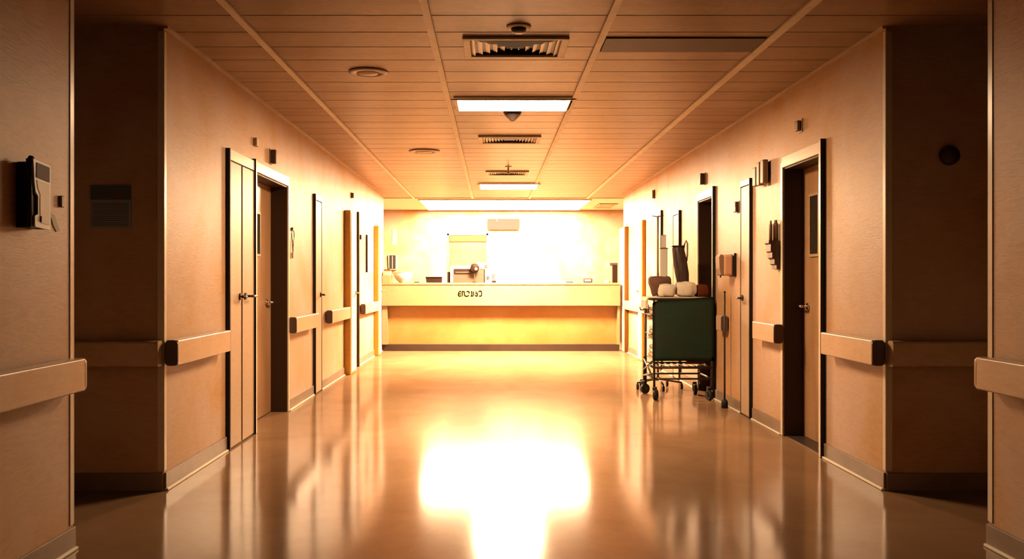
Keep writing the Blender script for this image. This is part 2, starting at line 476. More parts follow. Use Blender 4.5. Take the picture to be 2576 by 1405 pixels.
# doorway in the back wall
r = struct_root('door_13', ((DX0 + DX1) / 2, BACK, 0))
b = BM()
box(b, DX0, DX0 + .04, BACK - .03, BACK + .2, 0, DZ); box(b, DX1 - .04, DX1, BACK - .03, BACK + .2, 0, DZ)
box(b, DX0, DX1, BACK - .03, BACK + .2, DZ - .04, DZ)
obj('door_frame', b, M['counter'], r)
b = BM(); box(b, DX0 + .04, DX1 - .04, BACK - .02, BACK + .15, DZ - .18, DZ - .04, .01); obj('shutter_box', b, M['gold'], r)

# ------------------------------------------------------------------ handrails
RZ0, RZ1 = .727, .874
def handrail(side, y0, y1, label, out=.083, cap='near'):
    t = thing('handrail', label, 'handrail', (WX(side) - S(side) * out / 2, (y0 + y1) / 2, RZ0), 'corridor handrails')
    s = S(side)
    a, c = WX(side) - s * .012, WX(side) - s * out
    poly = rrect(min(a, c), max(a, c), RZ0, RZ1, .009)
    ya = y0 + (.012 if cap == 'near' else 0); yb = y1 - (.012 if cap == 'far' else 0)
    b = BM(); prism(b, poly, 'Y', ya, yb); obj('rail', b, M['rail'], t)
    poly2 = rrect(min(a, c) - .001, max(a, c) + .001, RZ0 - .001, RZ1 + .001, .024)
    b = BM()
    if cap == 'near': prism(b, poly2, 'Y', y0, y0 + .014)
    else: prism(b, poly2, 'Y', y1 - .014, y1)
    obj('end_cap', b, M['cap'] if cap == 'near' else M['rail'], t, 'end cap coloured dark brown for its shaded face' if cap == 'near' else None)
    n = max(2, int((y1 - y0) / .8) + 1)
    for k in range(n):
        yy = y0 + .05 + (y1 - y0 - .1) * k / (n - 1)
        b = BM(); wbox(b, side, 0, .02, yy - .02, yy + .02, RZ0 + .04, RZ1 - .04)
        obj('bracket', b, M['steel'], t)
    return t
handrail('L', 5.075, 6.10, 'long tan handrail on the left wall running up to the narrow twin doors')
handrail('L', 8.15, 9.19, 'tan handrail on the left wall just past the dark recessed doorway')
handrail('L', 9.965, 11.24, 'tan handrail on the left wall ending against the first orange-sided post')
handrail('L', 12.56, 14.02, 'far left handrail under the lined white notice')
handrail('R', 5.075, 5.87, 'tan handrail on the right wall nearer the camera than the recessed door with lever', .083)
handrail('R', 6.85, 7.42, 'short tan handrail on the right wall under the dark holder with bottles', .083)
handrail('R', 8.46, 8.66, 'very short handrail stub on the right wall beside the green cart', .075)
handrail('R', 12.8, 14.71, 'far right pale handrail under the grey-blue notice', .075)
handrail('L', -3.0, 3.94, 'foreground handrail at the left edge of the picture', .083, 'far')
handrail('R', -3.0, 4.0, 'foreground handrail at the right edge of the picture', .083, 'far')
for x0, x1, lab in ((-5.9, XL - .004, 'unlit handrail on the shadowed wall at left, under the dark notice'), (XR + .004, 5.9, 'unlit handrail on the shadowed wall at right, under the round bell')):
    t = thing('handrail', lab, 'handrail', ((x0 + x1) / 2, CORN - .04, RZ0), 'corridor handrails')
    b = BM(); prism(b, rrect(CORN - .083, CORN - .012, RZ0, RZ1, .018), 'X', x0, x1); obj('rail', b, M['rail'], t)
    for k in range(5):
        xx = x0 + .1 + (x1 - x0 - .2) * k / 4
        b = BM(); box(b, xx - .02, xx + .02, CORN - .02, CORN, RZ0 + .04, RZ1 - .04)
        obj('bracket', b, M['steel'], t)

# ------------------------------------------------------------------ small things on the walls
def call_lamp(side, y, z, w, h, out, label, mat='darkbrown'):
    t = thing('call_lamp', label, 'lamp', (WX(side) - S(side) * out / 2, y, z - h / 2), 'call lamps over the doors')
    b = BM(); wbox(b, side, 0, .008, y - w / 2 - .008, y + w / 2 + .008, z - h / 2 - .006, z + h / 2 + .006, .002); obj('base_plate', b, M['brown'], t)
    b = BM(); wbox(b, side, .008, out, y - w / 2, y + w / 2, z - h / 2, z + h / 2, .008); obj('lamp_cover', b, M[mat], t)
call_lamp('L', 7.51, 2.28, .05, .12, .055, 'dark call lamp above the recessed doorway on the left wall')
call_lamp('L', 11.8, 2.36, .04, .07, .04, 'tiny call lamp high on the left wall near the far posts', 'brown')
call_lamp('R', 9.43, 2.31, .05, .12, .055, 'dark call lamp above the brown doorway behind the green cart')
call_lamp('R', 12.35, 2.43, .04, .12, .04, 'tiny call lamp high on the right wall beyond the cart', 'brown')

b = BM(); wbox(b, 'L', 0, .03, 6.98, 7.06, 2.295, 2.36, .006)
t = tag(obj('door_sensor', b, M['tan']), 'small tan sensor above the narrow twin doors on the left wall', 'sensor')
t = thing('wall_sensor', 'small oblong grey-brown sensor high above the recessed right door', 'sensor', (XR - .02, 6.49, 2.32))
b = BM(); wbox(b, 'R', 0, .008, 6.445, 6.535, 2.315, 2.415, .003); obj('base_plate', b, M['tan'], t)
b = BM(); wbox(b, 'R', .008, .040, 6.455, 6.525, 2.325, 2.405, .014); obj('sensor_cover', b, M['brown'], t)

# triple chime box right
t = thing('alarm_unit', 'three upright brown slabs of an alarm unit high on the right wall', 'alarm', (XR - .03, 7.34, 2.0))
b = BM(); wbox(b, 'R', 0, .02, 7.24, 7.44, 2.03, 2.20, .004); obj('base_plate', b, M['dark'], t)
for k, (ya, yb, za, zb) in enumerate(((7.40, 7.49, 2.02, 2.18), (7.30, 7.375, 2.015, 2.21), (7.19, 7.27, 2.02, 2.215))):
    b = BM(); wbox(b, 'R', .02, .065, ya, yb, za, zb, .008); obj('horn', b, M['brown'], t)

# holder with bottles beside recessed right door
t = thing('wall_holder', 'dark bracket holder with two upright bottles beside the recessed right door', 'holder', (XR - .05, 6.96, 1.30))
b = BM()
prof = [(0, 1.535), (.105, 1.535), (.105, 1.515), (.090, 1.505), (.090, 1.45), (.078, 1.44), (.078, 1.40), (.060, 1.385), (.060, 1.35), (.044, 1.34), (.044, 1.31), (0, 1.305)]
prism(b, [(XR - d, z) for d, z in prof], 'Y', 6.91, 7.03); obj('basket', b, M['darkbrown'], t)
b = BM(); wbox(b, 'R', 0, .010, 6.90, 7.04, 1.31, 1.70, .003); obj('back_plate', b, M['brown'], t)
for d, r_, zt in ((.070, .014, 1.695), (.030, .022, 1.70)):
    b = BM(); lathe(b, (XR - d - .004, 6.96, 0), [(r_, 1.53), (r_, zt - .035), (r_ * .55, zt - .02), (r_ * .55, zt)], 16)
    obj('bottle', b, M['brown'], t)

# orange soap dispenser above the cart
t = thing('soap_dispenser', 'orange-pink soap dispenser with dark back plate on the right wall beside the cart', 'dispenser', (XR - .07, 8.29, 1.24))
b = BM(); wbox(b, 'R', 0, .022, 8.20, 8.40, 1.255, 1.475, .006); obj('back_plate', b, M['black'], t)
b = BM(); wbox(b, 'R', .022, .115, 8.22, 8.38, 1.262, 1.462, .02); obj('tank', b, M['orange_plastic'], t)
b = BM(); prism(b, [(XR - .115, 1.455), (XR - .140, 1.465), (XR - .156, 1.44), (XR - .152, 1.33), (XR - .138, 1.27), (XR - .115, 1.262)], 'Y', 8.23, 8.37)
obj('front_cover', b, M['brown'], t)
b = BM(); tube(b, [(XR - .128, 8.29, 1.27), (XR - .128, 8.29, 1.245)], .008); obj('nozzle', b, M['dark'], t)

# dark pole with rubber foot
t = thing('floor_pole', 'slim dark pole on a rubber foot standing below the orange dispenser', 'pole', (2.215, 8.36, 0))
b = BM(); tube(b, [(2.215, 8.36, .05), (2.215, 8.36, 1.10)], .009); obj('pole', b, M['steel'], t)
b = BM(); lathe(b, (2.215, 8.36, 0), [(.032, 0), (.032, .055), (.024, .075), (.012, .085)], 18); obj('rubber_foot', b, M['rubber'], t)
b = BM(); cyl(b, (2.215, 8.36, 1.10), (2.215, 8.36, 1.115), .011); obj('end_cap', b, M['rubber'], t)

# device beside flush right door
t = thing('card_reader', 'small brown card reader on the right wall past the narrow door', 'reader', (XR - .02, 8.13, 1.84))
b = BM(); wbox(b, 'R', 0, .012, 8.08, 8.18, 1.845, 1.955, .003); obj('base_plate', b, M['brown'], t)
b = BM(); wbox(b, 'R', .012, .042, 8.09, 8.17, 1.852, 1.948, .006); obj('housing', b, M['darkbrown'], t)
b = BM(); wbox(b, 'R', .042, .044, 8.105, 8.155, 1.90, 1.935); obj('faceplate', b, M['beige'], t)

# looped pull cord, left
t = thing('pull_cord', 'thin looped pull cord hanging on the left wall past the dark doorway', 'cord', (XL + .02, 8.30, 1.43))
b = BM()
pts = []
for k in range(21):
    a = 2 * math.pi * k / 20
    pts.append((XL + .015, 8.30 + .05 * math.sin(a), 1.645 + .058 * math.cos(a)))
tube(b, pts, .004, 6); tube(b, [(XL + .015, 8.27, 1.60), (XL + .015, 8.29, 1.53), (XL + .015, 8.30, 1.48)], .004, 6)
tube(b, [(XL + .015, 8.33, 1.60), (XL + .015, 8.31, 1.53), (XL + .015, 8.30, 1.48)], .004, 6)
obj('cord', b, M['steel'], t)
b = BM(); wbox(b, 'L', .008, .022, 8.275, 8.325, 1.43, 1.485, .004); obj('pull_tag', b, M['brown'], t)
b = BM(); wbox(b, 'L', 0, .02, 8.285, 8.315, 1.69, 1.72, .004); obj('hook', b, M['steel'], t)

# lined notice board far left
t = thing('notice_board', 'lined white notice with a black edge far down the left wall', 'notice', (XL + .01, 13.5, 1.33))
b = BM(); wbox(b, 'L', 0, .010, 13.18, 13.90, 1.34, 1.87); obj('sheet', b, M['paper'], t)
b = BM(); wbox(b, 'L', 0, .028, 13.15, 13.18, 1.335, 1.90); obj('edge_bar', b, M['black'], t)
b = BM()
for k in range(11): wbox(b, 'L', .010, .0115, 13.22, 13.86, 1.375 + k * .043, 1.384 + k * .043)
obj('printed_lines', b, M['grey'], t)
b = BM(); wbox(b, 'L', 0, .03, 12.53, 12.60, 1.80, 1.87, .01)
tag(obj('wall_button', b, M['dark']), 'tiny dark button on the far left wall before the lined notice', 'button')

# grey-blue notice far right
t = thing('wall_notice', 'pale grey-blue notice sheet far down the right wall above the handrail', 'notice', (XR - .005, 14.2, 1.30))
b = BM(); wbox(b, 'R', 0, .006, 13.95, 14.55, 1.30, 1.83); obj('sheet', b, M['bluepaper'], t)
b = BM(); wbox(b, 'R', .006, .0075, 13.97, 14.53, 1.60, 1.81); obj('heading', b, M['grey'], t)

# notice on shadowed left cross wall
t = thing('wall_notice', 'dim blue-grey printed notice on the shadowed wall at left', 'notice', (-2.22, CORN - .005, 1.53))
b = BM(); box(b, -2.338, -2.10, CORN - .006, CORN, 1.527, 1.775); obj('sheet', b, M['bluepaper'], t)
b = BM(); box(b, -2.336, -2.102, CORN - .0075, CORN - .006, 1.69, 1.773); obj('heading', b, M['bluepaper_dark'], t)
b = BM(); box(b, -2.20, -2.15, CORN - .009, CORN - .0075, 1.695, 1.72, .001); obj('mark', b, M['red'], t, 'small dark red mark')
b = BM()
for k in range(11): box(b, -2.325, -2.115, CORN - .0075, CORN - .006, 1.54 + k * .0125, 1.545 + k * .0125)
obj('printed_lines', b, M['ink'], t)

# round bell on shadowed right cross wall
t = thing('alarm_bell', 'round dark alarm bell on the shadowed wall at right', 'bell', (2.645, CORN - .03, 1.89))
b = BM(); lathe(b, (2.645, CORN, 1.945), [(.05, 0), (.05, -.015)], 28, 'Y'); obj('base_plate', b, M['brown'], t)
b = BM(); lathe(b, (2.645, CORN, 1.945), [(.058, -.015), (.056, -.03), (.045, -.045), (.025, -.053), (.004, -.055)], 28, 'Y'); obj('gong', b, M['dark'], t)
b = BM(); cyl(b, (2.645, CORN - .05, 1.945), (2.645, CORN - .062, 1.945), .008); obj('screw', b, M['steel'], t)

# glove dispenser on near left wall: box coloured black for its shaded side, light frame front with a notch
t = thing('glove_dispenser', 'dispenser with shaded side coloured black and pale notched front on the left foreground wall', 'dispenser', (XL + .035, 3.58, 1.43))
b = BM(); wbox(b, 'L', 0, .058, 3.505, 3.645, 1.435, 1.700, .006); obj('box', b, M['black'], t)
b = BM(); cyl(b, (XL + .05, 3.515, 1.695), (XL + .05, 3.53, 1.72), .014, .012); cyl(b, (XL + .05, 3.513, 1.44), (XL + .05, 3.513, 1.712), .012); obj('hinge', b, M['black'], t)
fx = XL + .060
outer = [(3.512, 1.712), (3.648, 1.700), (3.648, 1.432), (3.528, 1.440), (3.524, 1.448), (3.524, 1.484), (3.548, 1.492), (3.548, 1.566), (3.530, 1.580), (3.520, 1.62)]
b = BM(); prism(b, outer, 'X', fx, fx + .008); obj('front_cover', b, M['white'], t, 'pale notched front')
inner = [(3.535, 1.700), (3.637, 1.692), (3.637, 1.630), (3.533, 1.640)]
b = BM(); prism(b, inner, 'X', fx + .008, fx + .010); obj('window', b, M['tint'], t)
inner = [(3.536, 1.630), (3.637, 1.622), (3.637, 1.452), (3.570, 1.458), (3.562, 1.50), (3.562, 1.575), (3.545, 1.595)]
b = BM(); prism(b, inner, 'X', fx + .008, fx + .0095); obj('front_panel', b, M['tan'], t)
b = BM(); wbox(b, 'L', .069, .073, 3.566, 3.574, 1.462, 1.485); obj('latch', b, M['dark'], t)
# small switch and a paper tab
b = BM(); wbox(b, 'L', 0, .012, 3.855, 3.885, 1.545, 1.598, .012, )
tag(obj('wall_switch', b, M['grey']), 'small oblong grey switch on the left foreground wall', 'switch')
b = BM(); prism(b, [(3.76, 1.515), (3.812, 1.508), (3.832, 1.475), (3.86, 1.442), (3.83, 1.436), (3.805, 1.458), (3.785, 1.488)], 'X', XL, XL + .003)
tag(obj('paper_tab', b, M['paper']), 'crooked pale tape tab on the wall beside the notched dispenser', 'tape')

# ------------------------------------------------------------------ ceiling fixtures
def diffuser(cx, y0, y1, w, label, slats=5, fr=.045):
    """four-way louvred ceiling air vent"""
    t = thing('air_vent', label, 'vent', (cx, (y0 + y1) / 2, H - .02), 'ceiling air vents')
    x0, x1 = cx - w / 2, cx + w / 2
    b = BM()
    box(b, x0, x1, y0, y0 + fr * .6, H - .02, H - .002, .004); box(b, x0, x1, y1 - fr * .6, y1, H - .02, H - .002, .004)
    box(b, x0, x0 + fr, y0 + fr * .6, y1 - fr * .6, H - .02, H - .002, .004); box(b, x1 - fr, x1, y0 + fr * .6, y1 - fr * .6, H - .02, H - .002, .004)
    obj('vent_frame', b, M['strip'], t)
    X0, X1, Y0, Y1 = x0 + fr, x1 - fr, y0 + fr * .6, y1 - fr * .6
    cy = (Y0 + Y1) / 2
    b = BM(); box(b, X0, X1, Y0, Y1, H - .004, H - .0015); obj('plenum', b, M['black'], t)
    # left and right fans of slats (run along the corridor), shortening to the middle
    for sgn, nm in ((-1, 'louvre'), (1, 'louvre')):
        b = BM(); half = (X1 - X0) / 2
        for k in range(slats + 1):
            f0 = k / (slats + 1.0); xa = (X0 + half * f0) if sgn < 0 else (X1 - half * f0)
            hl = (Y1 - Y0) / 2 * (1 - f0) * .97
            wd = half / (slats + 1.0) * .60
            xb = xa - sgn * wd
            vs = [b.verts.new((xa, cy - hl, H - .005)), b.verts.new((xa, cy + hl, H - .005)), b.verts.new((xb, cy + hl * (1 - .6 / (slats + 1)), H - .018)), b.verts.new((xb, cy - hl * (1 - .6 / (slats + 1)), H - .018))]
            us = [b.verts.new(v.co + Vector((0, 0, .003))) for v in vs]
            b.faces.new(vs); b.faces.new(us[::-1])
            for q in range(4): b.faces.new([vs[q], us[q], us[(q + 1) % 4], vs[(q + 1) % 4]])
        obj(nm, b, M['bead'], t)
    for sgn, mt in ((-1, 'dark'), (1, 'darkbrown')):
        b = BM(); half = (Y1 - Y0) / 2
        for k in range(4):
            f0 = k / 4.0; ya = (Y0 + half * f0) if sgn < 0 else (Y1 - half * f0)
            hl = (X1 - X0) / 2 * (1 - f0) * .97
            wd = half / 4.0 * .9; yb = ya - sgn * wd
            vs = [b.verts.new((cx - hl, ya, H - .005)), b.verts.new((cx + hl, ya, H - .005)), b.verts.new((cx + hl * .8, yb, H - .018)), b.verts.new((cx - hl * .8, yb, H - .018))]
            us = [b.verts.new(v.co + Vector((0, 0, .003))) for v in vs]
            b.faces.new(vs); b.faces.new(us[::-1])
            for q in range(4): b.faces.new([vs[q], us[q], us[(q + 1) % 4], vs[(q + 1) % 4]])
        obj('louvre', b, M[mt], t)
    return t
diffuser(.14, 5.295, 5.746, .65, 'largest louvred air vent, in the ceiling nearest the camera')
diffuser(.173, 8.95, 9.38, .648, 'middle louvred air vent, in the ceiling past the first lit panel', 8)
diffuser(.195, 11.86, 12.25, .59, 'smallest corridor air vent, in the ceiling just before the second lit panel', 8)
t = thing('air_grille', 'slatted cream grille in the far ceiling by the right wall', 'vent', (2.23, 17.4, H - .02))
b = BM()
for q in ((2.06, 2.42, 16.9, 16.95), (2.06, 2.42, 17.85, 17.9), (2.06, 2.10, 16.95, 17.85), (2.38, 2.42, 16.95, 17.85)): box(b, *q, H - .02, H, .003)
obj('vent_frame', b, M['tan'], t)
b = BM()
for k in range(4): box(b, 2.10, 2.38, 17.0 + k * .22, 17.10 + k * .22, H - .012, H, .002)
obj('slats', b, M['beige'], t)

def ceiling_light(cx, y0, y1, w, label, mat):
    t = thing('ceiling_light', label, 'light', (cx, (y0 + y1) / 2, H - .05), 'lit ceiling panels')
    x0, x1 = cx - w / 2, cx + w / 2
    b = BM()
    box(b, x0 - .03, x1 + .03, y0 - .03, y1 + .03, H - .012, H - .001, .003)
    for q in ((x0 - .008, x0, y0 - .008, y1 + .008), (x1, x1 + .008, y0 - .008, y1 + .008), (x0, x1, y0 - .008, y0), (x0, x1, y1, y1 + .008)):
        box(b, *q, H - .026, H - .012)
    obj('housing', b, M['strip'], t)
    b = BM(); box(b, x0, x1, y0, y1, H - .022, H - .013); obj('diffuser', b, mat, t, 'glowing white diffuser')
    for xa, xb in ((x0 - .05, x0 - .008), (x1 + .008, x1 + .05)):
        b = BM(); box(b, xa, xb, y0 + .005, y0 + .03, H - .02, H - .012); obj('end_clip', b, M['dark'], t)
ceiling_light(.168, 7.075, 7.52, .915, 'brightest rectangular light panel in the ceiling, nearest the camera', M['light_near'])
ceiling_light(.245, 13.35, 14.05, .88, 'second light panel, thin in the ceiling just before the counter', M['light_far'])
t = thing('ceiling_light', 'widest luminous light panel, in the ceiling behind the counter', 'light', (.22, 17.15, H - .03), 'lit ceiling panels')
b = BM(); box(b, -1.34, 1.78, 16.05, 18.25, H - .022, H - .008); obj('diffuser', b, M['light_station'], t)
b = BM()
for q in ((-1.37, 1.81, 16.02, 16.05), (-1.37, 1.81, 18.25, 18.28), (-1.37, -1.34, 16.05, 18.25), (1.78, 1.81, 16.05, 18.25)): box(b, *q, H - .026, H - .001)
obj('housing', b, M['white'], t)

# round flush speakers
for cx, cy, r_, lab in ((-.885, 6.2, .137, 'larger-looking round flush ceiling speaker left of the nearest vent'), (-.785, 10.03, .178, 'far round flush ceiling speaker left of the middle vent')):
    t = thing('ceiling_speaker', lab, 'speaker', (cx, cy, H - .015), 'round ceiling speakers')
    b = BM(); lathe(b, (cx, cy, H), [(r_, -.001), (r_, -.008), (r_ * .9, -.014), (r_ * .62, -.014), (r_ * .60, -.006)], 40); obj('rim', b, M['brown'], t)
    b = BM(); lathe(b, (cx, cy, H), [(r_ * .55, -.007), (r_ * .5, -.017), (r_ * .2, -.024), (.002, -.025)], 32); obj('cone', b, M['tan'], t)

t = thing('smoke_detector', 'dark domed smoke detector in front of the nearest ceiling vent', 'detector', (.15, 5.09, H - .04))
b = BM(); lathe(b, (.15, 5.09, H), [(.072, -.001), (.070, -.010), (.050, -.014)], 32); obj('base', b, M['beige'], t)
b = BM(); lathe(b, (.15, 5.09, H), [(.046, -.013), (.042, -.030), (.028, -.040), (.004, -.043)], 32); obj('dome', b, M['dark'], t)

t = thing('heat_detector', 'ridged brown conical detector hanging behind the nearest light panel', 'detector', (.172, 7.68, H - .085))
b = BM(); lathe(b, (.172, 7.68, H), [(.078, -.001), (.080, -.012), (.076, -.020)], 32); obj('base', b, M['darkbrown'], t)
b = BM(); lathe(b, (.172, 7.68, H), [(.070, -.019), (.072, -.030), (.062, -.034), (.062, -.044), (.050, -.048), (.048, -.058), (.034, -.064), (.030, -.074), (.010, -.086), (.003, -.087)], 32); obj('cone', b, M['dark'], t)

t = thing('sprinkler', 'tiny sprinkler head hanging before the smallest corridor vent', 'sprinkler', (.20, 11.4, H - .1))
b = BM(); lathe(b, (.20, 11.4, H), [(.045, -.001), (.045, -.008), (.02, -.012)], 20); obj('escutcheon', b, M['tan'], t)
b = BM(); tube(b, [(.20, 11.4, H - .01), (.20, 11.4, H - .085)], .010); obj('pipe', b, M['tan'], t)
b = BM(); lathe(b, (.20, 11.4, H), [(.025, -.085), (.028, -.092), (.006, -.10)], 16); obj('deflector', b, M['brown'], t)

b = BM(); box(b, .69, 1.665, 5.318, 5.635, H - .010, H - .0005, .002)
tag(obj('ceiling_tile', b, M['dark_tile']), 'single dark brown ceiling tile right of the nearest vent', 'tile')

# ------------------------------------------------------------------ nurses' counter
CY, CT = 14.9, 1.17
t = thing('reception_counter', 'long cream counter with dark kick plate closing the end of the corridor', 'counter', (.14, CY + .3, 0))
C0, C1 = -1.895, 2.17
b = BM(); box(b, C0, C1, CY, CY + .05, .78, CT - .035, .004); obj('upper_panel', b, M['counter'], t)
b = BM(); box(b, C0, C1, CY - .012, CY + .62, CT - .035, CT, .006); obj('worktop', b, M['counter'], t)
b = BM(); box(b, C0 + .09, C1 - .04, CY + .17, CY + .21, .115, .80); box(b, C0 + .09, C1 - .04, CY + .05, CY + .2, .775, .785)
obj('lower_panel', b, M['counter_low'], t, 'deeper orange recessed lower panel')
b = BM(); box(b, C0, C1, CY + .10, CY + .21, 0, .116, .003); obj('kick_plate', b, M['kick'], t, 'dark brown kick plate')
b = BM(); box(b, C0, C0 + .09, CY + .05, CY + .62, .116, CT - .035); obj('end_panel', b, M['counter'], t)
b = BM(); box(b, C1 - .04, C1, CY + .05, CY + .62, .116, CT - .035); obj('end_panel', b, M['counter'], t)
b = BM(); box(b, C0, C0 + .14, CY + .05, CY + .45, CT, 1.292, .004); obj('raised_end', b, M['counter'], t)

# lettering: strokes on the upper panel (read off the photograph, garbled as it is there)
def stroke(bm, pts, w=.0165):
    y0, y1 = CY - .004, CY + .001
    for (xa, za), (xb, zb) in zip(pts, pts[1:]):
        d = Vector((xb - xa, zb - za)); L = d.length
        if L < 1e-6: continue
        d /= L; n = Vector((-d.y, d.x)) * w / 2; e = d * w * .35
        prism(bm, [(xa - e.x + n.x, za - e.y + n.y), (xa - e.x - n.x, za - e.y - n.y), (xb + e.x - n.x, zb + e.y - n.y), (xb + e.x + n.x, zb + e.y + n.y)], 'Y', y0, y1)
def G(u, v):   # sketch units (28.6 per photo pixel, origin 1140,722) -> counter plane
    k = CY / 2200
    return ((1140 + u / 28.62 - 1240) * k, EYE - (722 + v / 28.62 - 702) * k)
glyphs = [
    [(560, 320), (500, 275), (420, 330), (385, 450), (375, 560), (430, 620), (565, 605)], [(395, 460), (560, 460)],
    [(660, 270), (665, 610)], [(700, 290), (800, 295), (810, 420), (825, 560), (900, 620), (1010, 635), (1130, 570)],
    [(970, 310), (1060, 275), (1140, 310), (1150, 420)],
    [(1300, 305), (1345, 300), (1345, 600)], [(1275, 615), (1420, 615)], [(1465, 320), (1470, 570)],
    [(1650, 300), (1660, 470)], [(1600, 560), (1650, 625), (1740, 610), (1755, 500), (1745, 390)],
    [(1860, 310), (1880, 265), (2010, 255), (2050, 400), (2050, 560), (1980, 630), (1880, 610)],
]
b = BM()
for g_ in glyphs: stroke(b, [G(*p) for p in g_])
obj('lettering', b, M['letters'], t, 'dark lettering on the counter front')

# things on the counter
CT += .0012
def on_counter(name, label, cat, x, y=15.2): return thing(name, label, cat, (x, y, CT))
b = BM(); box(b, -1.365, -1.278, 15.15, 15.27, CT, CT + .016, .004)
tag(obj('note_pad', b, M['desk_brown']), 'thin brown pad on the counter beside the white bowl', 'pad')
t = on_counter('document_tray', 'dark brown letter tray on the counter between bowl and printer', 'tray', -1.02)
b = BM(); prism(b, [(-1.15, CT), (-.89, CT), (-.885, CT + .10), (-1.165, CT + .10)], 'Y', 15.12, 15.30); obj('tray', b, M['desk_brown'], t)
b = BM(); box(b, -1.17, -.88, 15.10, 15.32, CT + .094, CT + .106, .003); obj('lid', b, M['dark'], t)

t = on_counter('printer', 'brown and cream printer standing in the middle of the counter', 'printer', -.45, 15.3)
b = BM(); prism(b, [(-.745, CT), (-.155, CT), (-.155, CT + .27), (-.72, CT + .285), (-.735, CT + .20)], 'Y', 15.14, 15.45); obj('body', b, M['printer_tan'], t)
b = BM(); box(b, -.735, -.155, 15.125, 15.45, CT + .235, CT + .295, .015); box(b, -.74, -.69, 15.125, 15.2, CT + .004, CT + .25, .01); obj('cover', b, M['beige'], t)
b = BM(); box(b, -.665, -.345, 15.125, 15.15, CT + .155, CT + .230, .003); obj('paper_slot', b, M['desk_brown'], t)
b = BM(); box(b, -.65, -.36, 15.120, 15.13, CT + .170, CT + .190, .002); obj('paper_guide', b, M['printer_tan'], t)
b = BM(); box(b, -.79, -.75, 15.17, 15.40, CT, CT + .19, .006); obj('side_tray', b, M['desk_brown'], t)
b = BM(); box(b, -.155, -.140, 15.13, 15.45, CT, CT + .235, .003); obj('side_panel', b, M['desk_brown'], t)

t = on_counter('desk_lamp', 'small dark round-headed lamp in front of the printer', 'lamp', -.32, 15.05)
b = BM(); lathe(b, (-.32, 15.05, CT), [(.045, 0), (.045, .008), (.02, .012)], 20); obj('base', b, M['desk_brown'], t)
b = BM(); tube(b, [(-.32, 15.05, CT + .01), (-.315, 15.06, CT + .1), (-.315, 15.06, CT + .2)], .005); obj('stem', b, M['printer_tan'], t)
b = BM(); cushion(b, (-.315, 15.05, CT + .25), (.155, .10, .165), .05, .07, 3); obj('lamp_head', b, M['desk_brown'], t)
b = BM(); lathe(b, (-.29, 14.995, CT + .235), [(.025, 0.005), (.022, -.004), (.004, -.006)], 16, 'Y'); obj('bulb', b, M['white'], t)

t = on_counter('label_machine', 'rounded beige machine on the counter behind the printer', 'machine', -.17, 15.47)
b = BM(); prism(b, [(-.27, CT), (-.075, CT), (-.075, CT + .25), (-.085, CT + .32), (-.12, CT + .36), (-.27, CT + .365)], 'Y', 15.455, 15.51); obj('body', b, M['beige'], t)
b = BM(); box(b, -.15, -.10, 15.45, 15.46, CT + .25, CT + .32, .003); obj('panel', b, M['printer_tan'], t)

t = on_counter('pen_caddy', 'white pen caddy with black scissors right of the printer', 'caddy', -.03)
b = BM(); box(b, -.11, -.03, 15.15, 15.25, CT, CT + .17, .012); obj('cup', b, M['white'], t)
b = BM()
for cx, cz, rr in ((-.085, CT + .085, .02), (.015, CT + .135, .022), (.0, CT + .095, .02)):
    tube(b, [(cx + rr * math.cos(a * math.pi / 8), 15.14, cz + rr * math.sin(a * math.pi / 8)) for a in range(17)], .006, 6)
tube(b, [(0, 15.14, CT + .08), (.03, 15.14, CT + .05)], .006, 6)
obj('scissors', b, M['desk_brown'], t)
b = BM(); prism(b, rrect(-.02, .055, CT, CT + .038, .012), 'Y', 15.12, 15.22); obj('tape_roll', b, M['desk_brown'], t)

t = thing('mixing_bowl', 'white bowl on the left end of the counter', 'bowl', (-1.56, 15.2, CT))
b = BM(); lathe(b, (-1.56, 15.2, CT), [(.07, 0), (.07, .01), (.12, .05), (.160, .11), (.175, .175), (.168, .178), (.150, .11), (.11, .055), (.01, .02)], 36); obj('bowl', b, M['white'], t)
b = BM(); lathe(b, (-1.56, 15.2, CT), [(.176, .170), (.183, .175), (.176, .184), (.168, .178)], 36); obj('rim', b, M['beige'], t)
b = BM(); box(b, -1.89, -1.765, 15.0, 15.25, 1.2925, 1.37, .008)
tag(obj('file_box', b, M['tan']), 'small tan box on the raised left end of the counter', 'box')

b = BM(); box(b, 1.268, 1.392, 15.15, 15.3, CT, CT + .022, .005)
tag(obj('stapler', b, M['dark']), 'flat black stapler on the counter left of the radio', 'stapler')
t = on_counter('radio', 'little black radio with bent antenna on the right of the counter', 'radio', 1.65)
b = BM(); box(b, 1.57, 1.725, 15.15, 15.27, CT, CT + .075, .008); obj('body', b, M['dark'], t)
b = BM(); box(b, 1.59, 1.70, 15.145, 15.152, CT + .024, CT + .058, .002); obj('dial', b, M['beige'], t)
b = BM(); tube(b, [(1.69, 15.2, CT + .07), (1.675, 15.2, CT + .13), (1.675, 15.2, CT + .18), (1.77, 15.2, CT + .182)], .0035, 6); obj('antenna', b, M['printer_tan'], t)
b = BM(); lathe(b, (1.985, 15.18, CT), [(.055, 0), (.055, .012), (.05, .03), (.032, .046), (.004, .052)], 28)
tag(obj('desk_bell', b, M['tan']), 'low tan dome bell on the counter near the tall brown stand', 'bell')
t = on_counter('card_stand', 'tall dark brown stand with hooked top at the right end of the counter', 'stand', 2.11)
b = BM(); box(b, 2.075, 2.162, 15.16, 15.26, CT, CT + .33, .006); obj('post', b, M['desk_brown'], t)
b = BM(); prism(b, [(2.03, CT + .345), (2.163, CT + .345), (2.163, CT + .31), (2.065, CT + .31), (2.055, CT + .29), (2.03, CT + .29)], 'Y', 15.155, 15.265); obj('hook', b, M['dark'], t)
b = BM()
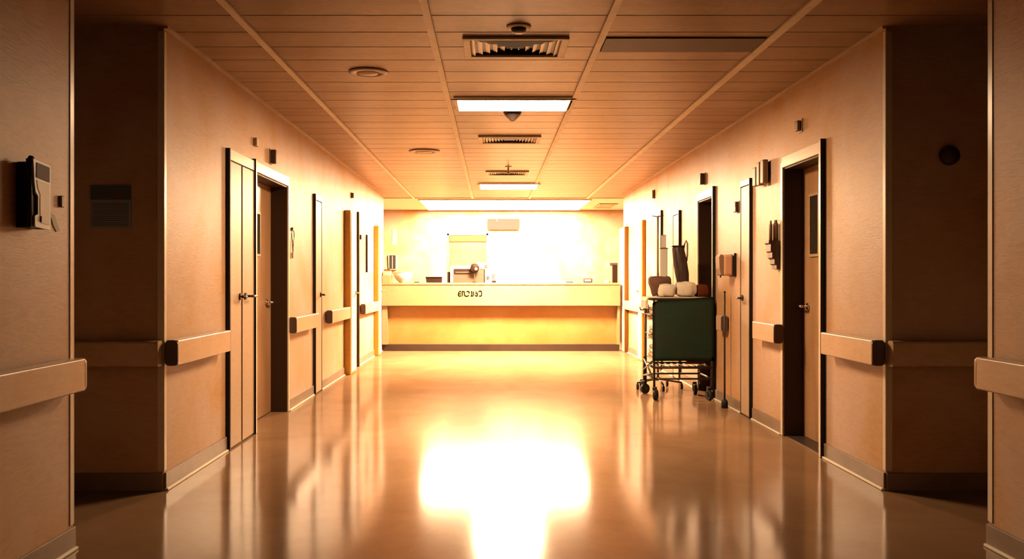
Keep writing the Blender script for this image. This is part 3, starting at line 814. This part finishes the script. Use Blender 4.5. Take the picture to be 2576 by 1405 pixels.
for k in range(9): box(b, 2.085, 2.150, 15.157, 15.161, CT + .03 + k * .03, CT + .045 + k * .03)
obj('card_slots', b, M['desk_brown'], t)

# back-wall things
t = thing('towel_dispenser', 'grey-tan paper towel dispenser on the back wall at left', 'dispenser', (-2.16, BACK - .08, 1.43))
b = BM(); prism(b, [(-2.20, 1.75), (-2.03, 1.75), (-2.02, 1.74), (-2.02, 1.44), (-2.03, 1.43), (-2.15, 1.43), (-2.19, 1.47)], 'Y', BACK - .16, BACK); obj('housing', b, M['grey'], t)
b = BM(); box(b, -2.17, -2.04, BACK - .166, BACK - .158, 1.45, 1.735, .003); obj('front_cover', b, M['unit'], t)
b = BM(); box(b, -2.115, -2.10, BACK - .169, BACK - .165, 1.46, 1.72); obj('seam', b, M['grey'], t)
b = BM(); box(b, -2.155, -2.14, BACK - .10, BACK - .06, 1.36, 1.43); obj('towel', b, M['paper'], t)
b = BM(); box(b, -2.32, -2.215, BACK - .10, BACK, 1.44, 1.745, .01)
tag(obj('soap_box', b, M['beige']), 'pale box on the back wall left of the towel dispenser', 'box')
t = thing('wall_unit', 'wide grey-tan rectangular unit high on the back wall beside the doorway', 'wall unit', (.22, BACK - .05, 2.27))
b = BM(); prism(b, rrect(-.13, .572, 2.278, 2.512, .03), 'Y', BACK - .10, BACK); obj('body', b, M['darkbrown'], t)
b = BM(); prism(b, rrect(-.115, .557, 2.292, 2.498, .025), 'Y', BACK - .108, BACK - .10); obj('front_panel', b, M['unit'], t)
b = BM(); box(b, .08, .09, BACK - .111, BACK - .108, 2.45, 2.51); obj('clip', b, M['white'], t)
for x0, x1, z0, z1, nm, lab, c in ((-2.13, -2.03, 1.97, 2.30, 'wall_poster', 'narrow pale yellow poster on the back wall above the towel dispenser', 'poster'),
                                  (.295, .43, 1.73, 1.98, 'switch_plate', 'pale yellow switch plate on the back wall right of the doorway', 'switch')):
    b = BM(); box(b, x0, x1, BACK - .006, BACK, z0, z1, .002); tag(obj(nm, b, M['beige']), lab, c)

# ------------------------------------------------------------------ linen cart
FY, RY = 8.92, 9.42
LX, RX = 1.645, 2.235
cart = thing('linen_cart', 'wheeled linen cart with dark green canvas front beside the right wall', 'cart', (1.94, 9.17, 0))
for nm, x, y in (('post', LX, FY), ('post', RX, FY), ('post', LX, RY), ('post', RX, RY)):
    b = BM(); tube(b, [(x, y, .10), (x, y, 1.015)], .013, 12); obj(nm, b, M['steel'], cart)
def frame_loop(z, r=.010):
    b = BM()
    for p, q in (((LX, FY), (RX, FY)), ((RX, FY), (RX, RY)), ((RX, RY), (LX, RY)), ((LX, RY), (LX, FY))):
        tube(b, [(*p, z), (*q, z)], r, 10)
    return b
obj('lower_frame', frame_loop(.215), M['steel'], cart)
b = frame_loop(.33, .014)
for k in range(1, 9): tube(b, [(LX + (RX - LX) * k / 9, FY, .33), (LX + (RX - LX) * k / 9, RY, .33)], .004, 6)
obj('bottom_tray', b, M['steel'], cart)
for z in (.40, .60, .80):
    b = BM(); box(b, LX + .005, RX - .005, FY + .03, RY - .005, z, z + .012); obj('shelf', b, M['tan'], cart)
b = BM(); box(b, LX - .02, RX, FY + .015, RY + .01, 1.012, 1.032, .004); obj('top_tray', b, M['steel'], cart)
# canvas front, slightly bellied, with a curved upper hem
b = BM(); n, m = 16, 14
rows = []
for j in range(m + 1):
    row = []
    for i in range(n + 1):
        u, v = i / n, j / m
        zt = 1.02 + .030 * (1 / (1 + math.exp(-(u - .62) * 9))) - .035 * max(0, .10 - u) / .10
        z = .398 + (zt - .398) * v
        x = 1.624 + (2.252 - 1.624) * u
        yb = FY - .018 - .020 * math.sin(math.pi * u) * math.sin(math.pi * v)
        row.append(b.verts.new((x, yb, z)))
    rows.append(row)
for j in range(m):
    for i in range(n):
        f = b.faces.new([rows[j][i], rows[j][i + 1], rows[j + 1][i + 1], rows[j + 1][i]]); f.smooth = True
ret = bmesh.ops.solidify(b, geom=list(b.faces), thickness=-.006)
obj('canvas_front', b, M['green'], cart, 'dark green canvas panel')
# push handle and side hook
b = BM(); tube(b, [(LX, RY, .93), (LX - .03, RY, .90), (LX - .05, RY + .01, .90), (LX - .062, RY + .015, .93)], .010, 8); obj('side_hook', b, M['brown'], cart)
b = BM(); tube(b, [(LX, FY, .86), (LX, RY, .86)], .007); tube(b, [(LX, FY, .66), (LX, RY, .66)], .007); obj('side_rail', b, M['steel'], cart)
# side braces above the rear-left caster
b = BM()
for pq in (((LX - .02, RY, .40), (LX - .02, RY, .14)), ((LX - .02, RY, .38), (LX, FY + .08, .22)), ((LX - .02, RY, .26), (LX, FY + .12, .38)), ((LX - .02, RY, .20), (LX, FY + .06, .26))):
    tube(b, pq, .010, 8)
obj('side_brace', b, M['darkbrown'], cart)
for x, y, rt in ((LX + .005, FY, 25), (RX - .03, FY, -15), (LX - .02, RY + .02, 60), (2.16, RY - .05, 5)):
    cs = BM()
    a = math.radians(rt); dx, dy = math.sin(a), math.cos(a)
    R_ = .052
    wx, wy = -dy * 0 + dx * .02, dy * .02
    ax = Vector((dy, -dx, 0))
    c0 = Vector((x + dx * .018, y - dy * .018, R_))
    for sg in (-1, 1):
        cyl(cs, c0 + ax * (sg * .020), c0 + ax * (sg * .026), .018, seg=12)
        tube(cs, [c0 + ax * (sg * .023), Vector((x, y, .118)) + ax * (sg * .018)], .006, 6)
    cyl(cs, (x, y, .108), (x, y, .135), .024, seg=16)
    fork = obj('caster', cs, M['steel'], cart)
    w = BM(); cyl(w, c0 - ax * .017, c0 + ax * .017, R_, seg=28); obj('wheel', w, M['rubber'], fork)

# folded linen on the cart's shelves
lv = (('lowest', .4135), ('middle', .6135), ('upper', .8135))
for nm, z in lv:
    hgt = .042
    for k in range(3):
        b = BM(); box(b, LX + .018 + .004 * k, LX + .40, FY + .05, RY - .03 - .01 * k, z + k * hgt, z + (k + 1) * hgt - .002, .016, 3)
        mt = 'linen_tan' if (k + (nm == 'middle')) % 2 == 0 else 'linen'
        pos = ('bottom', 'middle', 'topmost')[k]
        tag(obj('folded_sheet', b, M[mt], smooth=False), '%s folded %s sheet, %s of its stack on the cart\'s %s shelf' % (('tan' if mt == 'linen_tan' else 'white'), 'linen', pos, nm), 'sheet', 'folded sheets in the linen cart')
# things on the bottom tray
b = BM(); cyl(b, (2.02, 9.12, .3455 + .026), (2.20, 9.12, .3455 + .026), .026, seg=24)
tag(obj('cloth_roll', b, M['brown_cloth']), 'brown rolled cloth on the bottom rack of the green cart', 'cloth')

# white sheet spread over the cart top
b = BM(); box(b, LX - .05, RX - .02, FY + .03, RY - .02, 1.0345, 1.046, .005, 3); prism(b, [(LX - .055, 1.04), (LX - .075, 1.01), (LX - .075, .93), (LX - .05, .925), (LX - .05, 1.04)], 'Y', FY + .06, FY + .36)
tag(obj('top_sheet', b, M['linen']), 'white sheet spread over the top of the green linen cart', 'sheet')
TZ = 1.0475
def bundle(name, c, size, mat, lab, cat, seed, wr=.06, pinch=.3):
    b = BM(); cushion(b, c, size, pinch, wr, seed)
    for v in b.verts:      # sharp cloth folds radiating over the upper side
        dx, dy = v.co.x - c[0], v.co.y - c[1]
        a = math.atan2(dy, dx * 1.3); k = min(1, math.hypot(dx / size[0], dy / size[1]) * 2.2)
        v.co.z -= wr * .16 * k * abs(math.sin(3.5 * a + seed)) ** .5 * (1 if v.co.z > c[2] else .2)
        v.co.x += wr * .05 * k * math.sin(6 * a + seed)
    lo = min(v.co.z for v in b.verts)
    bmesh.ops.translate(b, vec=(0, 0, TZ - lo), verts=b.verts)
    return tag(obj(name, b, M[mat]), lab, cat)
bundle('linen_bundle', (1.79, 9.03, 1.1), (.165, .15, .135), 'linen', 'smaller white linen bundle left of the rounder one on the cart', 'linen', 4, .10, .52)['group'] = 'linen bundles on the cart'
bundle('linen_bundle', (1.992, 9.06, 1.1), (.208, .17, .155), 'linen', 'larger rounded white linen bundle in the middle of the cart top', 'linen', 9, .10, .52)['group'] = 'linen bundles on the cart'
b = BM(); rings = []
for z, cx, rx, ry in ((TZ, 1.77, .085, .06), (1.08, 1.77, .095, .07), (1.12, 1.768, .098, .075), (1.15, 1.765, .106, .085), (1.18, 1.762, .116, .09), (1.225, 1.762, .122, .09), (1.245, 1.765, .112, .08), (1.252, 1.765, .09, .06)):
    rings.append([b.verts.new((cx + rx * math.copysign(abs(math.cos(a)) ** .6, math.cos(a)) * (1 + .05 * math.sin(4 * a + 30 * z)), 9.245 + ry * math.copysign(abs(math.sin(a)) ** .6, math.sin(a)) * (1 + .10 * math.sin(6 * a + 20 * z)), z + .006 * math.sin(5 * a))) for a in [2 * math.pi * q / 32 for q in range(32)]])
for A, B in zip(rings, rings[1:]):
    for k in range(32):
        f = b.faces.new([A[k], A[(k + 1) % 32], B[(k + 1) % 32], B[k]]); f.smooth = True
b.faces.new(rings[0]); b.faces.new(rings[-1])
lo_ = min(v.co.z for v in b.verts); bmesh.ops.translate(b, vec=(0, 0, TZ - lo_), verts=b.verts)
tag(obj('brown_blanket', b, M['brown_cloth']), 'crumpled brown blanket on the left of the cart top', 'blanket')
bundle('rust_stand_in', (2.165, 9.10, 1.1), (.12, .22, .125), 'rust_stand_in', 'added rust-red lump for the door reflection, on the right end of the cart top', 'cloth', 6, .05, .6)  # added lump standing in for the reddish reflection on the door behind

# dark vinyl bag standing on the cart
t = thing('vinyl_bag', 'tall dark brown vinyl bag standing on the cart behind the white bundles', 'bag', (1.97, 9.30, TZ))
b = BM(); rings = []
for z, cx, rx, ry in ((TZ, 2.022, .050, .050), (1.14, 2.022, .054, .06), (1.20, 2.018, .062, .065), (1.29, 2.010, .072, .066), (1.40, 1.994, .074, .06), (1.49, 1.980, .069, .05), (1.56, 1.968, .064, .040), (1.578, 1.966, .060, .034)):
    rings.append([b.verts.new((cx + rx * math.copysign(abs(math.cos(a)) ** .7, math.cos(a)) * (1 + .03 * math.sin(5 * a + 9 * z)), 9.30 + ry * math.sin(a) * (1 + .16 * math.sin(7 * a + 4 * z)), z)) for a in [2 * math.pi * q / 28 for q in range(28)]])
for A, B in zip(rings, rings[1:]):
    for k in range(28):
        f = b.faces.new([A[k], A[(k + 1) % 28], B[(k + 1) % 28], B[k]]); f.smooth = True
b.faces.new(rings[0]); b.faces.new(rings[-1])
obj('body', b, M['bag'], t)
b = BM(); tube(b, [(2.02, 9.30, 1.50), (2.035, 9.29, 1.60), (2.052, 9.29, 1.645), (2.066, 9.29, 1.61), (2.066, 9.29, 1.50), (2.058, 9.29, 1.42)], .009, 8); obj('strap', b, M['brown'], t)
b = BM(); box(b, 1.902, 2.032, 9.262, 9.338, 1.572, 1.588, .005); obj('hem', b, M['black'], t)

# white cartons
t = thing('white_carton', 'tall white carton standing on the cart beside the dark bag', 'carton', (1.828, 9.36, TZ))
b = BM(); box(b, 1.795, 1.875, 9.385, 9.42, TZ, TZ + .51, .005)
obj('box', b, M['white'], t)
b = BM(); box(b, 1.793, 1.880, 9.383, 9.422, TZ + .505, TZ + .52, .002); obj('lid', b, M['brown'], t)
t = thing('small_carton', 'small white box stacked on the tall white carton', 'carton', (1.83, 9.40, TZ + .5205))
b = BM(); box(b, 1.80, 1.86, 9.388, 9.418, TZ + .5205, TZ + .655, .004); obj('box', b, M['white'], t)
b = BM(); box(b, 1.797, 1.803, 9.386, 9.390, TZ + .525, TZ + .655); box(b, 1.797, 1.863, 9.386, 9.390, TZ + .652, TZ + .658); obj('edge_tape', b, M['brown'], t)

b = BM(); lathe(b, (2.145, 9.34, TZ), [(.03, 0), (.05, .02), (.06, .045), (.056, .047), (.045, .022), (.004, .01)], 28)
tag(obj('brown_bowl', b, M['brown']), 'small brown bowl on the cart right of the dark bag', 'bowl')

# drip stand behind the cart
t = thing('drip_stand', 'thin brown drip stand on castors behind the linen cart', 'stand', (1.86, 9.86, 0))
b = BM(); tube(b, [(1.86, 9.86, .12), (1.86, 9.86, 1.30)], .014, 12); obj('pole', b, M['brown'], t)
b = BM(); tube(b, [(1.86, 9.86, 1.30), (1.86, 9.86, 1.94)], .010, 10); obj('upper_pole', b, M['brown'], t)
b = BM(); tube(b, [(1.80, 9.86, 1.955), (1.80, 9.86, 1.94), (1.86, 9.86, 1.935), (1.92, 9.86, 1.94), (1.92, 9.86, 1.955)], .005, 8); obj('hook', b, M['steel'], t)
b = BM(); cyl(b, (1.86, 9.86, .09), (1.86, 9.86, .13), .03); obj('hub', b, M['dark'], t)
for k in range(5):
    a = math.radians(200 + 72 * k); ex, ey = 1.86 + .26 * math.cos(a), 9.86 + .26 * math.sin(a)
    b = BM(); tube(b, [(1.86, 9.86, .11), (ex, ey, .075)], .010, 8); lg = obj('leg', b, M['dark'], t)
    b = BM(); cyl(b, (ex - .012, ey, .032), (ex + .012, ey, .032), .032, seg=20); cyl(b, (ex, ey, .05), (ex, ey, .08), .008); obj('wheel', b, M['rubber'], lg)

# added unseen lamp to brighten the little room behind the back doorway
la = bpy.data.lights.new('back_room_fill', 'AREA'); la.energy = 45; la.color = LAMP; la.shape = 'RECTANGLE'; la.size = .6; la.size_y = .5
lo = bpy.data.objects.new('back_room_fill', la); COL.objects.link(lo); lo.location = (-.4, BACK + .9, H - .03)

# ------------------------------------------------------------------ camera, world, view
cam = bpy.data.cameras.new('camera'); co = bpy.data.objects.new('camera', cam); COL.objects.link(co)
co.location = (0, 0, EYE); co.rotation_euler = (math.pi / 2, 0, 0)
cam.sensor_width = 36; cam.lens = 36 * 2200 / 2576
cam.shift_x = (1288 - 1240) / 2576; cam.shift_y = 0
cam.clip_start = .02; cam.clip_end = 100
scene.camera = co

w = bpy.data.worlds.new('world'); scene.world = w; w.use_nodes = True
w.node_tree.nodes['Background'].inputs['Color'].default_value = (0, 0, 0, 1)
w.node_tree.nodes['Background'].inputs['Strength'].default_value = 0

vs = scene.view_settings
vs.view_transform = 'Standard'; vs.look = 'None'; vs.gamma = 1; vs.use_curve_mapping = False
vs.exposure = 0.0
scene.cycles.max_bounces = 14; scene.cycles.diffuse_bounces = 1; scene.cycles.glossy_bounces = 6
scene.cycles.sample_clamp_indirect = 8
scene.cycles.caustics_reflective = False; scene.cycles.caustics_refractive = False
